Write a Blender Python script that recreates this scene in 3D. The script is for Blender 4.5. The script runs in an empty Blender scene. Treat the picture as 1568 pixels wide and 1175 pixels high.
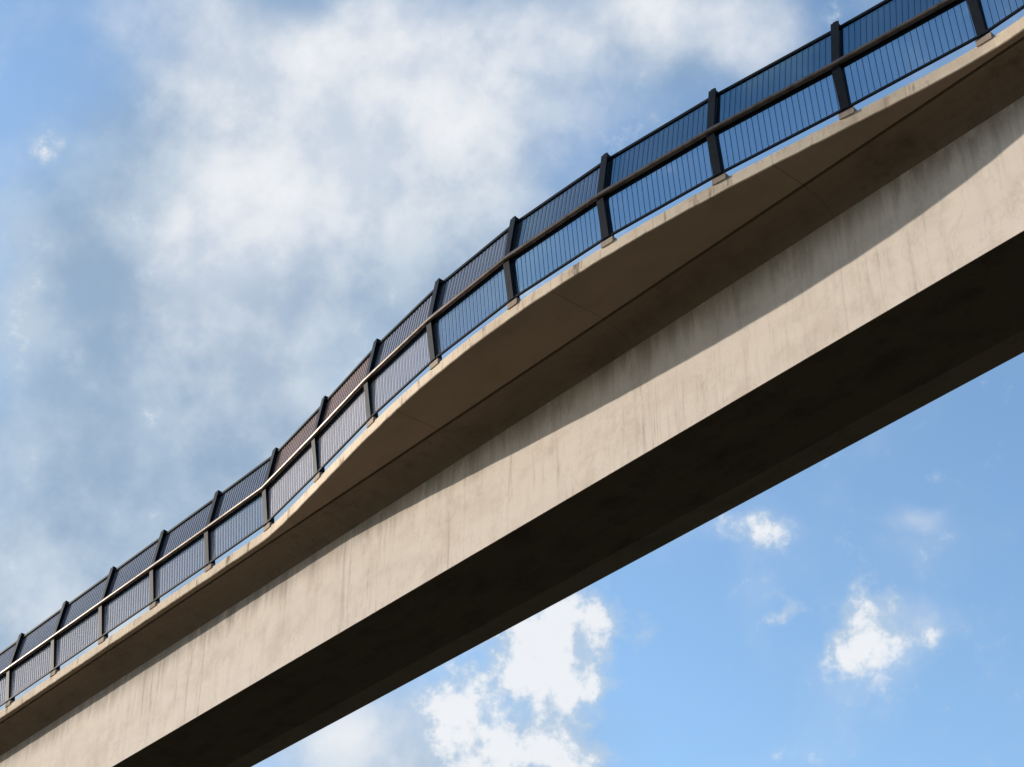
import bpy, bmesh, math, random
from mathutils import Vector, Matrix
random.seed(4)
scene = bpy.context.scene
scene.view_settings.view_transform = 'Standard'
scene.view_settings.look = 'None'
scene.view_settings.exposure = 0
EYE = 1.6   # eye height above the ground

# ------------------------------------------------------------------ helpers
def new_mat(name):
    m = bpy.data.materials.new(name); m.use_nodes = True
    nt = m.node_tree; nt.nodes.clear()
    return m, nt
def N(nt, t, **kw):
    n = nt.nodes.new(t)
    for k, v in kw.items(): setattr(n, k, v)
    return n
def math_(nt, op, a, b=None, c=None, clamp=False):
    n = nt.nodes.new('ShaderNodeMath'); n.operation = op; n.use_clamp = clamp
    for i, x in enumerate((a, b, c)):
        if x is None: continue
        if isinstance(x, (int, float)): n.inputs[i].default_value = x
        else: nt.links.new(x, n.inputs[i])
    return n.outputs[0]
def mix_(nt, fac, a, b, mode='MIX'):
    n = nt.nodes.new('ShaderNodeMix'); n.data_type = 'RGBA'; n.blend_type = mode
    for s, x in ((n.inputs[0], fac), (n.inputs[6], a), (n.inputs[7], b)):
        if isinstance(x, (int, float)): s.default_value = x
        elif isinstance(x, tuple): s.default_value = (*x, 1) if len(x) == 3 else x
        else: nt.links.new(x, s)
    return n.outputs[2]
def smooth_(nt, v, lo, hi, a=0.0, b=1.0):
    n = nt.nodes.new('ShaderNodeMapRange'); n.interpolation_type = 'SMOOTHSTEP'
    nt.links.new(v, n.inputs[0])
    n.inputs[1].default_value = lo; n.inputs[2].default_value = hi
    n.inputs[3].default_value = a; n.inputs[4].default_value = b
    return n.outputs[0]
def noise_(nt, vec, scale, detail=5, rough=.55, dist=0.0, col=False):
    n = nt.nodes.new('ShaderNodeTexNoise')
    nt.links.new(vec, n.inputs['Vector'])
    n.inputs['Scale'].default_value = scale; n.inputs['Detail'].default_value = detail
    n.inputs['Roughness'].default_value = rough; n.inputs['Distortion'].default_value = dist
    return n.outputs[1] if col else n.outputs[0]
def map_(nt, vec, scale=(1, 1, 1), loc=(0, 0, 0)):
    n = nt.nodes.new('ShaderNodeMapping'); nt.links.new(vec, n.inputs[0])
    n.inputs['Scale'].default_value = scale; n.inputs['Location'].default_value = loc
    return n.outputs[0]
def finish(m, nt, col, rough=.85, bump=None, bstr=.3, bdist=.02, metal=0.0, spec=.5):
    p = N(nt, 'ShaderNodeBsdfPrincipled'); o = N(nt, 'ShaderNodeOutputMaterial')
    if isinstance(col, tuple): p.inputs['Base Color'].default_value = (*col, 1)
    else: nt.links.new(col, p.inputs['Base Color'])
    p.inputs['Roughness'].default_value = rough; p.inputs['Metallic'].default_value = metal
    p.inputs['Specular IOR Level'].default_value = spec
    if bump is not None:
        b = N(nt, 'ShaderNodeBump'); b.inputs['Strength'].default_value = bstr
        b.inputs['Distance'].default_value = bdist
        nt.links.new(bump, b.inputs['Height']); nt.links.new(b.outputs[0], p.inputs['Normal'])
    nt.links.new(p.outputs[0], o.inputs[0])
    return m

def concrete(name, base, dark, streak=.5, streak_scale=(2.2, 2.2, .25), blotch=.35, stain=0.0, shade_grime=0.0, joints=0.0, jstr=.45):
    m, nt = new_mat(name)
    v = N(nt, 'ShaderNodeTexCoord').outputs['Object']
    s1 = noise_(nt, map_(nt, v, streak_scale), 1.0, 5, .6)
    s2 = noise_(nt, map_(nt, v, (streak_scale[0]*3.5, streak_scale[1]*3.5, streak_scale[2]*2.2)), 1.0, 4, .6)
    b1 = noise_(nt, map_(nt, v, (.5, 1, 1.0)), 1.6, 6, .65)
    b2 = noise_(nt, map_(nt, v, (.22, 1, .3)), 1.0, 3, .5)
    fine = noise_(nt, v, 30, 3, .7)
    f = math_(nt, 'MULTIPLY', smooth_(nt, s1, .48, .78), streak)
    f = math_(nt, 'ADD', f, math_(nt, 'MULTIPLY', smooth_(nt, s2, .50, .72), math_(nt, 'MULTIPLY', smooth_(nt, b2, .4, .6), streak*.8)))
    f = math_(nt, 'ADD', f, math_(nt, 'MULTIPLY', smooth_(nt, b1, .42, .75), blotch))
    f = math_(nt, 'ADD', f, math_(nt, 'MULTIPLY', smooth_(nt, fine, .45, .7), .10), clamp=True)
    col = mix_(nt, f, base, dark)
    sx = N(nt, 'ShaderNodeSeparateXYZ'); nt.links.new(v, sx.inputs[0])
    if stain:
        s3 = noise_(nt, map_(nt, v, (4.0, 3, .7)), 1.0, 6, .72)
        col = mix_(nt, math_(nt, 'MULTIPLY', smooth_(nt, s3, .53, .67), stain), col, (.14, .095, .06))
    if shade_grime:   # occlusion shade painted as a dark band under the overhang, with run marks
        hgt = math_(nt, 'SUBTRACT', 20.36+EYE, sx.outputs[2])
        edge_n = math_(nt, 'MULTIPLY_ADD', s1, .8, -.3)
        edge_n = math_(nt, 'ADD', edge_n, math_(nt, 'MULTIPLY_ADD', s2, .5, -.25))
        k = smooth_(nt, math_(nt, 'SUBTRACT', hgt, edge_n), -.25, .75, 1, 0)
        col = mix_(nt, math_(nt, 'MULTIPLY', k, shade_grime), col, (.11, .09, .075))
        s4 = noise_(nt, map_(nt, v, (7, 7, .35)), 1.0, 4, .65); s5 = noise_(nt, map_(nt, v, (.35, 1, .1)), 1.0, 2, .5)
        k2 = math_(nt, 'MULTIPLY', smooth_(nt, s4, .54, .74), smooth_(nt, s5, .50, .62))
        col = mix_(nt, math_(nt, 'MULTIPLY', k2, .45), col, (.26, .215, .175))
        s6 = noise_(nt, map_(nt, v, (1.6, 1, .7), (7, 3, 1)), 1.0, 6, .65)
        col = mix_(nt, math_(nt, 'MULTIPLY', smooth_(nt, s6, .55, .66), .35), col, (.93, .84, .74))
        # broad warm blotches
        s7 = noise_(nt, map_(nt, v, (.9, 1, .9), (2, 9, 4)), 1.0, 6, .7)
        col = mix_(nt, math_(nt, 'MULTIPLY', smooth_(nt, s7, .50, .68), .28), col, (.56, .44, .34))
        ol = math_(nt, 'ABSOLUTE', math_(nt, 'SUBTRACT', s6, .545))
        col = mix_(nt, math_(nt, 'MULTIPLY', smooth_(nt, ol, .0, .018, 1, 0), .12), col, (.25, .2, .16))
    if joints:
        fx = math_(nt, 'ABSOLUTE', math_(nt, 'SUBTRACT', math_(nt, 'FRACT', math_(nt, 'DIVIDE', sx.outputs[0], joints)), .5))
        col = mix_(nt, smooth_(nt, fx, .4965, .4985, 0, jstr), col, (.08, .065, .05))
    h = math_(nt, 'ADD', math_(nt, 'MULTIPLY', b1, .6), math_(nt, 'MULTIPLY', fine, .25))
    return finish(m, nt, col, .9, h, .35, .02, spec=.2)

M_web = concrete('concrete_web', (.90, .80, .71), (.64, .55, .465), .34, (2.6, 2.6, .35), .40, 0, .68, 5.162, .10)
M_fas = concrete('concrete_edge_beam', (.94, .79, .62), (.55, .42, .30), .5, (3.0, 3.0, 1.0), .5, .75, 0, 2.581, .4)
M_pli = concrete('concrete_plinth', (.50, .41, .34), (.32, .25, .20), .5, (3.0, 3.0, 1.0), .5, .5)
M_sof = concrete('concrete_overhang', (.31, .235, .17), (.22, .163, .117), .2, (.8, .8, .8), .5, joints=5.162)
M_hau = concrete('concrete_haunch', (.22, .165, .12), (.12, .09, .065), .5, (1.2, 1.2, 1.2), .5, joints=5.162, jstr=.3)  # darker than the overhang: shade near the web put into the colour
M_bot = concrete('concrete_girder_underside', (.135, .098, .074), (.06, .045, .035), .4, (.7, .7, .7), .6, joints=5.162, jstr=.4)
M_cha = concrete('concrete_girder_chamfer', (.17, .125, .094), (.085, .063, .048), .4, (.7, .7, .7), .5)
M_top = concrete('deck_surface', (.12, .12, .12), (.08, .08, .08))

def steel(name, col, rough=.4, metal=.0, spec=.5):
    m, nt = new_mat(name)
    v = N(nt, 'ShaderNodeTexCoord').outputs['Object']
    n = noise_(nt, v, 6, 5, .6)
    c = mix_(nt, smooth_(nt, n, .4, .7), col, tuple(x*.6 for x in col))
    return finish(m, nt, c, rough, n, .08, .01, metal, spec)
M_post = steel('painted_steel', (.010, .016, .026), .6, 0, .15)
M_bar = steel('painted_bars', (.02, .035, .055), .6, 0, .2)
M_rail = steel('handrail_steel', (.24, .19, .165), .34, .75)

def mesh_panel(name, tint, diff, f0, f1_, hi):
    m, nt = new_mat(name)
    v = N(nt, 'ShaderNodeTexCoord').outputs['Object']
    n = noise_(nt, v, 1.3, 4, .6)
    tr = N(nt, 'ShaderNodeBsdfTransparent')
    nt.links.new(mix_(nt, n, tint, tuple(x*.88 for x in tint)), tr.inputs[0])
    df = N(nt, 'ShaderNodeBsdfDiffuse')
    nt.links.new(mix_(nt, n, diff, tuple(x*.75 for x in diff)), df.inputs[0])
    lw = N(nt, 'ShaderNodeLayerWeight'); lw.inputs[0].default_value = .4
    f1 = smooth_(nt, lw.outputs['Facing'], f0, f1_, .03, hi)
    a = N(nt, 'ShaderNodeMixShader'); nt.links.new(f1, a.inputs[0])
    nt.links.new(tr.outputs[0], a.inputs[1]); nt.links.new(df.outputs[0], a.inputs[2])
    gl = N(nt, 'ShaderNodeBsdfGlossy'); gl.inputs['Roughness'].default_value = .03
    gl.inputs[0].default_value = (.9, .95, 1, 1)
    b = N(nt, 'ShaderNodeMixShader'); b.inputs[0].default_value = .05
    nt.links.new(a.outputs[0], b.inputs[1]); nt.links.new(gl.outputs[0], b.inputs[2])
    o = N(nt, 'ShaderNodeOutputMaterial'); nt.links.new(b.outputs[0], o.inputs[0])
    return m
M_low = mesh_panel('infill_lower', (.42, .58, .70), (.84, .82, .94), .36, .52, .88)
M_up = mesh_panel('infill_upper', (.15, .27, .36), (.46, .47, .57), .42, .64, .68)
M_upr = mesh_panel('infill_upper_rusty', (.34, .28, .28), (.55, .40, .36), .35, .6, .7)

def make_obj(name, bm, mats, parent=None, smooth=False):
    me = bpy.data.meshes.new(name); bm.to_mesh(me); bm.free()
    o = bpy.data.objects.new(name, me); scene.collection.objects.link(o)
    for m in mats: me.materials.append(m)
    if smooth:
        for p in me.polygons: p.use_smooth = True
    if parent: o.parent = parent
    return o
def empty(name, loc=(0, 0, 0)):
    e = bpy.data.objects.new(name, None); scene.collection.objects.link(e)
    e.empty_display_size = .5
    return e
def beam(bm, a, b, u, w, d, mat=0):
    """rectangular bar from a to b; u = direction of width w; d = size across"""
    a, b = Vector(a), Vector(b); t = (b-a).normalized()
    u = (u - t*u.dot(t)).normalized(); s = t.cross(u)
    vs = []
    for p in (a, b):
        for i, j in ((-1, -1), (1, -1), (1, 1), (-1, 1)):
            vs.append(bm.verts.new(p + u*(w/2*i) + s*(d/2*j)))
    for f in ((0, 1, 2, 3), (7, 6, 5, 4), (0, 4, 5, 1), (1, 5, 6, 2), (2, 6, 7, 3), (3, 7, 4, 0)):
        fc = bm.faces.new([vs[k] for k in f]); fc.material_index = mat
def tube(bm, pts, r, n=12):
    prev = None
    for i, p in enumerate(pts):
        t = (pts[min(i+1, len(pts)-1)] - pts[max(i-1, 0)]).normalized()
        u = Vector((0, 0, 1)); u = (u - t*u.dot(t)).normalized(); s = t.cross(u)
        ring = [bm.verts.new(p + u*math.cos(2*math.pi*k/n)*r + s*math.sin(2*math.pi*k/n)*r) for k in range(n)]
        if prev:
            for k in range(n): bm.faces.new((prev[k], prev[(k+1) % n], ring[(k+1) % n], ring[k]))
        prev = ring

# ------------------------------------------------------------------ bridge geometry (X along, Y across, Z up)
X0, X1 = -190.0, 70.0
Z = lambda z: z + EYE
BC, BH, BD = -21.8, 10.6, 1.24     # viewing bay: centre, half length, depth
def bay(x):
    u = (x-BC)/BH
    return BD*(1-u*u)**1.5 if abs(u) < 1 else 0.0
def edge(x): return 19.48 - bay(x)
FAR = 24.07

def profile(x):
    e = edge(x); j = random.uniform(-.007, .007)
    g = 19.60
    P = [(e+.012, 21.0+j*.6, 'f'), (e, 20.985, 'f'), (e, 20.755+j, 'f'), (e+.015, 20.74+j, 's'),
         (g, 20.725, 'g'), (g, 20.80, 'g'), (g+.05, 20.80, 'g'), (g+.05, 20.70, 'h'),
         (19.92, 20.655, 'h'), (20.12, 20.57, 'h'), (20.26, 20.47, 'h'), (20.35, 20.36, 'w'),
         (20.35, 17.876, 'b'), (20.356, 17.868, 'b'), (22.50, 17.868, 'c'), (23.20, 17.99, 'w'),
         (23.20, 20.38, 's'), (23.40, 20.57, 's'), (24.05, 20.75, 'f'), (FAR, 20.765, 'f'),
         (FAR, 20.985, 'f'), (FAR-.012, 21.0, 'f'), (FAR-.30, 21.0, 'f'), (FAR-.30, 20.92, 't'),
         (e+.30, 20.92, 'f'), (e+.30, 21.0, 'f')]
    return P
mi = {'f': 0, 's': 1, 'g': 1, 'w': 2, 'b': 3, 't': 4, 'h': 5, 'c': 6}
bridge = empty('footbridge')
bm = bmesh.new()
xs = []; x = X0
while x < X1:
    xs.append(x); x += .25 if -60 < x < 5 else 2.5
rings = []
for x in xs:
    pr = profile(x)
    rings.append(([bm.verts.new((x, p[0], Z(p[1]))) for p in pr], pr))
for (r0, p0), (r1, _) in zip(rings, rings[1:]):
    n = len(r0)
    for i in range(n):
        k = (i+1) % n
        f = bm.faces.new((r0[i], r0[k], r1[k], r1[i]))
        f.material_index = mi[p0[i][2]]
bm.faces.new(rings[0][0]); bm.faces.new(rings[-1][0][::-1])
bmesh.ops.recalc_face_normals(bm, faces=bm.faces[:])
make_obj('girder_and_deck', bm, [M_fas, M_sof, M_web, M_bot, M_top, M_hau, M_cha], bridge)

# piers carrying the girder
bm = bmesh.new()
for px in (-150, -95, 22, 62):
    c = Vector((px, 21.78, 0))
    secs = [(0, 1.1, 1.0), (2, .95, .9), (Z(15.4), .85, .85), (Z(17.0), 1.0, 1.1), (Z(17.868), 1.25, 1.3)]
    prev = None
    for z, hx, hy in secs:
        ring = []
        for a in range(16):
            t = 2*math.pi*a/16
            cx, cy = math.cos(t), math.sin(t)
            ring.append(bm.verts.new(c + Vector((hx*math.copysign(abs(cx)**.5, cx), hy*math.copysign(abs(cy)**.5, cy), z))))
        if prev:
            for i in range(16):
                bm.faces.new((prev[i], prev[(i+1) % 16], ring[(i+1) % 16], ring[i]))
        prev = ring
bmesh.ops.recalc_face_normals(bm, faces=bm.faces[:])
make_obj('piers', bm, [M_web], bridge)

# ------------------------------------------------------------------ railings
UP = Vector((0, 0, 1)); SP = 2.581
def build_railing(name, efun, sgn):
    root = empty(name)
    ks = range(-26, 27)
    nodes = []
    for k in ks:
        x = -11.41 - SP*k
        h = .05
        t = Vector((1, (efun(x+h)-efun(x-h))/(2*h), 0)).normalized()
        out = Vector((t.y, -t.x, 0))*sgn       # outward from the deck
        base = Vector((x, efun(x), Z(21.0)))
        nodes.append((base, t, out))
    nodes.sort(key=lambda n: n[0].x)
    def pt(nd, z, off): return nd[0] + nd[2]*off + UP*z
    bp, br, bb, bl, bu, ped = (bmesh.new() for _ in range(6))
    KZ, KO, TZ, TO = 1.04, .12, 2.06, -.07
    for nd in nodes:
        # concrete plinth, base plate, cranked post
        c = pt(nd, 0, -.07)
        beam(ped, c - UP*.03, c + UP*.10, nd[1], .29, .19)
        beam(bp, c + UP*.10, c + UP*.125, nd[1], .21, .17)
        beam(bp, pt(nd, .12, -.06), pt(nd, KZ, KO-.05), nd[1], .085, .20)
        beam(bp, pt(nd, KZ-.03, KO-.06), pt(nd, TZ+.14, TO-.05), nd[1], .08, .20)
        # front flange plates (T-section)
        beam(bp, pt(nd, .12, .047), pt(nd, KZ-.02, KO+.057), nd[1], .17, .016)
        beam(bp, pt(nd, KZ+.02, KO+.047), pt(nd, TZ+.12, TO+.057), nd[1], .16, .016)
        for s in (-.06, .06):
            beam(bp, pt(nd, .10, .02)+nd[1]*s, pt(nd, .16, .02)+nd[1]*s, nd[1], .028, .028)
        # handrail bracket
        beam(bp, pt(nd, KZ-.01, KO-.02), pt(nd, KZ-.01, KO+.09), nd[1], .10, .07)
    tube(br, [pt(n_, KZ, KO+.07) for n_ in nodes], .056)
    for i, (a, b) in enumerate(zip(nodes, nodes[1:])):
        T = (b[0]-a[0]).normalized()
        def L(z, off, s=0.0, e=0.0):
            return pt(a, z, off)+T*s, pt(b, z, off)-T*e
        p, q = L(KZ, KO-.01, .04, .04); beam(bp, p, q, UP, .10, .035)
        p, q = L(.13, .03, .04, .04); beam(bp, p, q, UP, .04, .04)
        p, q = L(KZ-.08, KO-.01, .04, .04); beam(bp, p, q, UP, .03, .03)
        p, q = L(TZ, TO, .0, .0); beam(bp, p, q, UP, .055, .055)
        p, q = L(KZ+.10, KO-.025, .04, .04); beam(bp, p, q, UP, .03, .03)
        nb = 22
        for j in range(1, nb):
            f = j/nb
            lo = pt(a, .13, .03).lerp(pt(b, .13, .03), f); hi = pt(a, KZ-.06, KO-.01).lerp(pt(b, KZ-.06, KO-.01), f)
            beam(bb, lo, hi, T, .008, .009)
            lo = pt(a, KZ+.09, KO-.025).lerp(pt(b, KZ+.09, KO-.025), f); hi = pt(a, TZ, TO).lerp(pt(b, TZ, TO), f)
            beam(bb, lo, hi, T, .007, .009)
        sa, sb = L(.15, .012, .06, .06); sc, sd = L(KZ-.08, KO-.03, .06, .06)
        bl.faces.new([bl.verts.new(v) for v in (sa, sb, sd, sc)])
        sa, sb = L(KZ+.1, KO-.045, .05, .05); sc, sd = L(TZ-.01, TO-.02, .05, .05)
        f = bu.faces.new([bu.verts.new(v) for v in (sa, sb, sd, sc)])
        xm = (a[0].x+b[0].x)/2
        f.material_index = 1 if -32 < xm < -26.6 and sgn > 0 else 0
    for nm, b_, ms in (('posts', bp, [M_post]), ('handrail', br, [M_rail]), ('bars', bb, [M_bar]),
                       ('lower_infill', bl, [M_low]), ('upper_infill', bu, [M_up, M_upr]), ('plinths', ped, [M_pli])):
        bmesh.ops.recalc_face_normals(b_, faces=b_.faces[:])
        make_obj(nm, b_, ms, root, smooth=(nm == 'handrail'))
build_railing('bridge_railing', edge, 1)
build_railing('bridge_railing.001', lambda x: FAR, -1)

# ------------------------------------------------------------------ ground
m, nt = new_mat('grass')
v = N(nt, 'ShaderNodeTexCoord').outputs['Object']
n1 = noise_(nt, v, .15, 5, .7); n2 = noise_(nt, v, 6, 4, .7)
c = mix_(nt, smooth_(nt, n1, .35, .65), (.055, .06, .025), (.085, .068, .040))
c = mix_(nt, math_(nt, 'MULTIPLY', n2, .6), c, (.03, .034, .014))
finish(m, nt, c, .95, n2, .6, .05)
bm = bmesh.new()
bmesh.ops.create_grid(bm, x_segments=40, y_segments=40, size=3000)
make_obj('ground', bm, [m])

# ------------------------------------------------------------------ sun
to_sun = Vector((-2.7, -1.0, .72)).normalized()
sd = bpy.data.lights.new('sun', 'SUN'); sd.energy = 5.0; sd.angle = math.radians(.5); sd.color = (1, .89, .76)
so = bpy.data.objects.new('sun', sd); scene.collection.objects.link(so)
so.rotation_euler = to_sun.to_track_quat('Z', 'Y').to_euler(); so.location = (-40, -40, 60)

# ------------------------------------------------------------------ camera
F = Vector((-.6348, .5322, .5601)).normalized()
R = F.cross(UP).normalized(); U = R.cross(F).normalized()
cd = bpy.data.cameras.new('camera'); cam = bpy.data.objects.new('camera', cd); scene.collection.objects.link(cam)
mw = Matrix((R, U, -F)).transposed().to_4x4(); mw.translation = (0, 0, EYE)
cam.matrix_world = mw
cd.lens = 64.29; cd.sensor_width = 36; cd.sensor_fit = 'HORIZONTAL'; cd.clip_end = 8000
scene.camera = cam

# ------------------------------------------------------------------ sky with clouds (directions on the celestial sphere)
w = bpy.data.worlds.new('World'); scene.world = w; w.use_nodes = True
try:
    w.cycles.sampling_method = 'MANUAL'; w.cycles.sample_map_resolution = 256
except Exception as e: print(e)
nt = w.node_tree; nt.nodes.clear()
sky = N(nt, 'ShaderNodeTexSky', sky_type='NISHITA'); sky.sun_disc = False
sky.sun_elevation = math.asin(to_sun.z); sky.sun_rotation = math.atan2(to_sun.x, to_sun.y)
sky.air_density = 1.0; sky.dust_density = .6; sky.ozone_density = 2.0
D = N(nt, 'ShaderNodeTexCoord').outputs['Generated']
def dot(vec):
    n = N(nt, 'ShaderNodeVectorMath', operation='DOT_PRODUCT'); nt.links.new(D, n.inputs[0])
    n.inputs[1].default_value = vec; return n.outputs['Value']
C0 = Vector((-.6348, .5322, .5601)).normalized(); E0 = C0.cross(UP).normalized(); N0 = E0.cross(C0)
dC = dot(C0)
den = math_(nt, 'MAXIMUM', dC, .08)
gx = math_(nt, 'MULTIPLY', math_(nt, 'DIVIDE', dot(E0), den), 28)
gy = math_(nt, 'MULTIPLY', math_(nt, 'DIVIDE', dot(N0), den), 28)
cb = N(nt, 'ShaderNodeCombineXYZ'); nt.links.new(gx, cb.inputs[0]); nt.links.new(gy, cb.inputs[1])
G = cb.outputs[0]
def warp(scale, amt, detail=3):
    c = noise_(nt, D, scale, detail, .5, col=True)
    s = N(nt, 'ShaderNodeVectorMath', operation='SUBTRACT'); nt.links.new(c, s.inputs[0]); s.inputs[1].default_value = (.5, .5, .5)
    m_ = N(nt, 'ShaderNodeVectorMath', operation='MULTIPLY'); nt.links.new(s.outputs[0], m_.inputs[0]); m_.inputs[1].default_value = (amt, amt, 0)
    a = N(nt, 'ShaderNodeVectorMath', operation='ADD'); nt.links.new(G, a.inputs[0]); nt.links.new(m_.outputs[0], a.inputs[1])
    return a.outputs[0]
def field(vec, blobs):
    acc = None
    for b in blobs:
        x, y, rx, ry, wt = b[:5]; rot = b[5] if len(b) > 5 else 0
        mp = N(nt, 'ShaderNodeMapping', vector_type='TEXTURE'); nt.links.new(vec, mp.inputs[0])
        mp.inputs['Location'].default_value = ((x-784)/100, (587-y)/100, 0)
        mp.inputs['Rotation'].default_value = (0, 0, math.radians(rot))
        mp.inputs['Scale'].default_value = (rx/100, ry/100, 1)
        g = N(nt, 'ShaderNodeTexGradient', gradient_type='SPHERICAL'); nt.links.new(mp.outputs[0], g.inputs[0])
        acc = math_(nt, 'MULTIPLY', g.outputs[1], wt) if acc is None else math_(nt, 'MULTIPLY_ADD', g.outputs[1], wt, acc)
    return acc
V = [(450, 150, 520, 400, .9), (300, 480, 480, 380, .9), (120, 800, 480, 380, 1.1), (650, 330, 380, 300, .85), (80, 1080, 350, 300, 1.1),
     (1020, 40, 320, 190, .9), (620, 1160, 420, 200, 1.0), (470, 720, 300, 220, .6), (150, 420, 260, 200, .4)]
W = [(330, 60, 200, 130, .65), (430, 170, 290, 220, .9), (690, 180, 260, 260, .95), (450, 290, 210, 140, .65), (290, 360, 170, 120, .5),
     (370, 420, 210, 160, .85), (390, 590, 180, 160, .55), (255, 480, 130, 100, .35), (120, 30, 150, 80, .3), (930, 30, 220, 110, .9),
     (1100, 10, 200, 100, .9), (1150, 90, 100, 80, .5), (600, 60, 240, 160, .75), (570, 1140, 300, 130, .85), (60, 990, 360, 220, .45),
     (560, 330, 200, 140, .35), (1390, 785, 75, 30, .42), (1400, 960, 150, 60, .3), (1180, 900, 90, 60, .15), (1320, 980, 130, 100, .35),
     (1163, 812, 95, 65, .3)]
B = [(885, 950, 135, 90, .82), (800, 1010, 145, 100, .82), (865, 1060, 115, 85, .78), (690, 1085, 105, 85, .62), (845, 1145, 100, 60, .78),
     (745, 1150, 140, 70, .72), (1328, 945, 100, 78, .68), (1318, 1008, 95, 56, .62), (1163, 812, 70, 45, .62), (1200, 937, 58, 24, .58, 25),
     (1438, 970, 64, 48, .46), (68, 222, 48, 28, .68), (243, 432, 44, 26, .45), (900, 1168, 80, 40, .6)]
f_lo = noise_(nt, D, 9, 4, .5, .2); f_mid = noise_(nt, D, 18, 5, .47, .15); f_hi = noise_(nt, D, 62, 6, .62)
c5 = lambda s, k: math_(nt, 'MULTIPLY_ADD', s, k, -.5*k)
v_ = math_(nt, 'ADD', math_(nt, 'ADD', field(warp(8, 2.5), V), c5(f_lo, .6)), c5(f_mid, .2))
aV = smooth_(nt, v_, -.1, 1.05, 0, .94)
Gw = warp(14, 1.2)
w_ = math_(nt, 'ADD', math_(nt, 'ADD', field(Gw, W), c5(f_mid, .9)), c5(f_hi, .2))
aW = smooth_(nt, w_, -.05, 1.2, 0, .97)
Gb = warp(50, .6)
b_ = math_(nt, 'ADD', math_(nt, 'ADD', field(Gb, B), c5(f_hi, 1.35)), c5(f_mid, .3))
aB = smooth_(nt, b_, .08, .72, 0, .95)
shade = math_(nt, 'ADD', f_mid, c5(f_hi, .35))
shadeb = math_(nt, 'ADD', f_mid, c5(f_hi, .7))
K = 10/1.3
def cc(r, g, b): return (r*K, g*K, b*K)
base = mix_(nt, 1.0, sky.outputs[0], (2.0, 2.15, 2.2), 'MULTIPLY')
# unseen sky away from the view is dimmed to cut fill on the web
base = mix_(nt, smooth_(nt, dC, .1, .8), mix_(nt, 1.0, sky.outputs[0], (.75, .75, .80), 'MULTIPLY'), base)
c = mix_(nt, aV, base, mix_(nt, smooth_(nt, shade, .3, .7), cc(.31, .425, .57), cc(.46, .57, .69)))
c = mix_(nt, aW, c, mix_(nt, smooth_(nt, shade, .32, .68), cc(.62, .69, .79), cc(.86, .88, .91)))
c = mix_(nt, aB, c, mix_(nt, smooth_(nt, math_(nt, 'ADD', b_, c5(shadeb, 1.9)), .3, .9), cc(.50, .62, .76), cc(.88, .90, .93)))
bg = N(nt, 'ShaderNodeBackground'); nt.links.new(c, bg.inputs[0]); bg.inputs[1].default_value = .13
o = N(nt, 'ShaderNodeOutputWorld'); nt.links.new(bg.outputs[0], o.inputs[0])
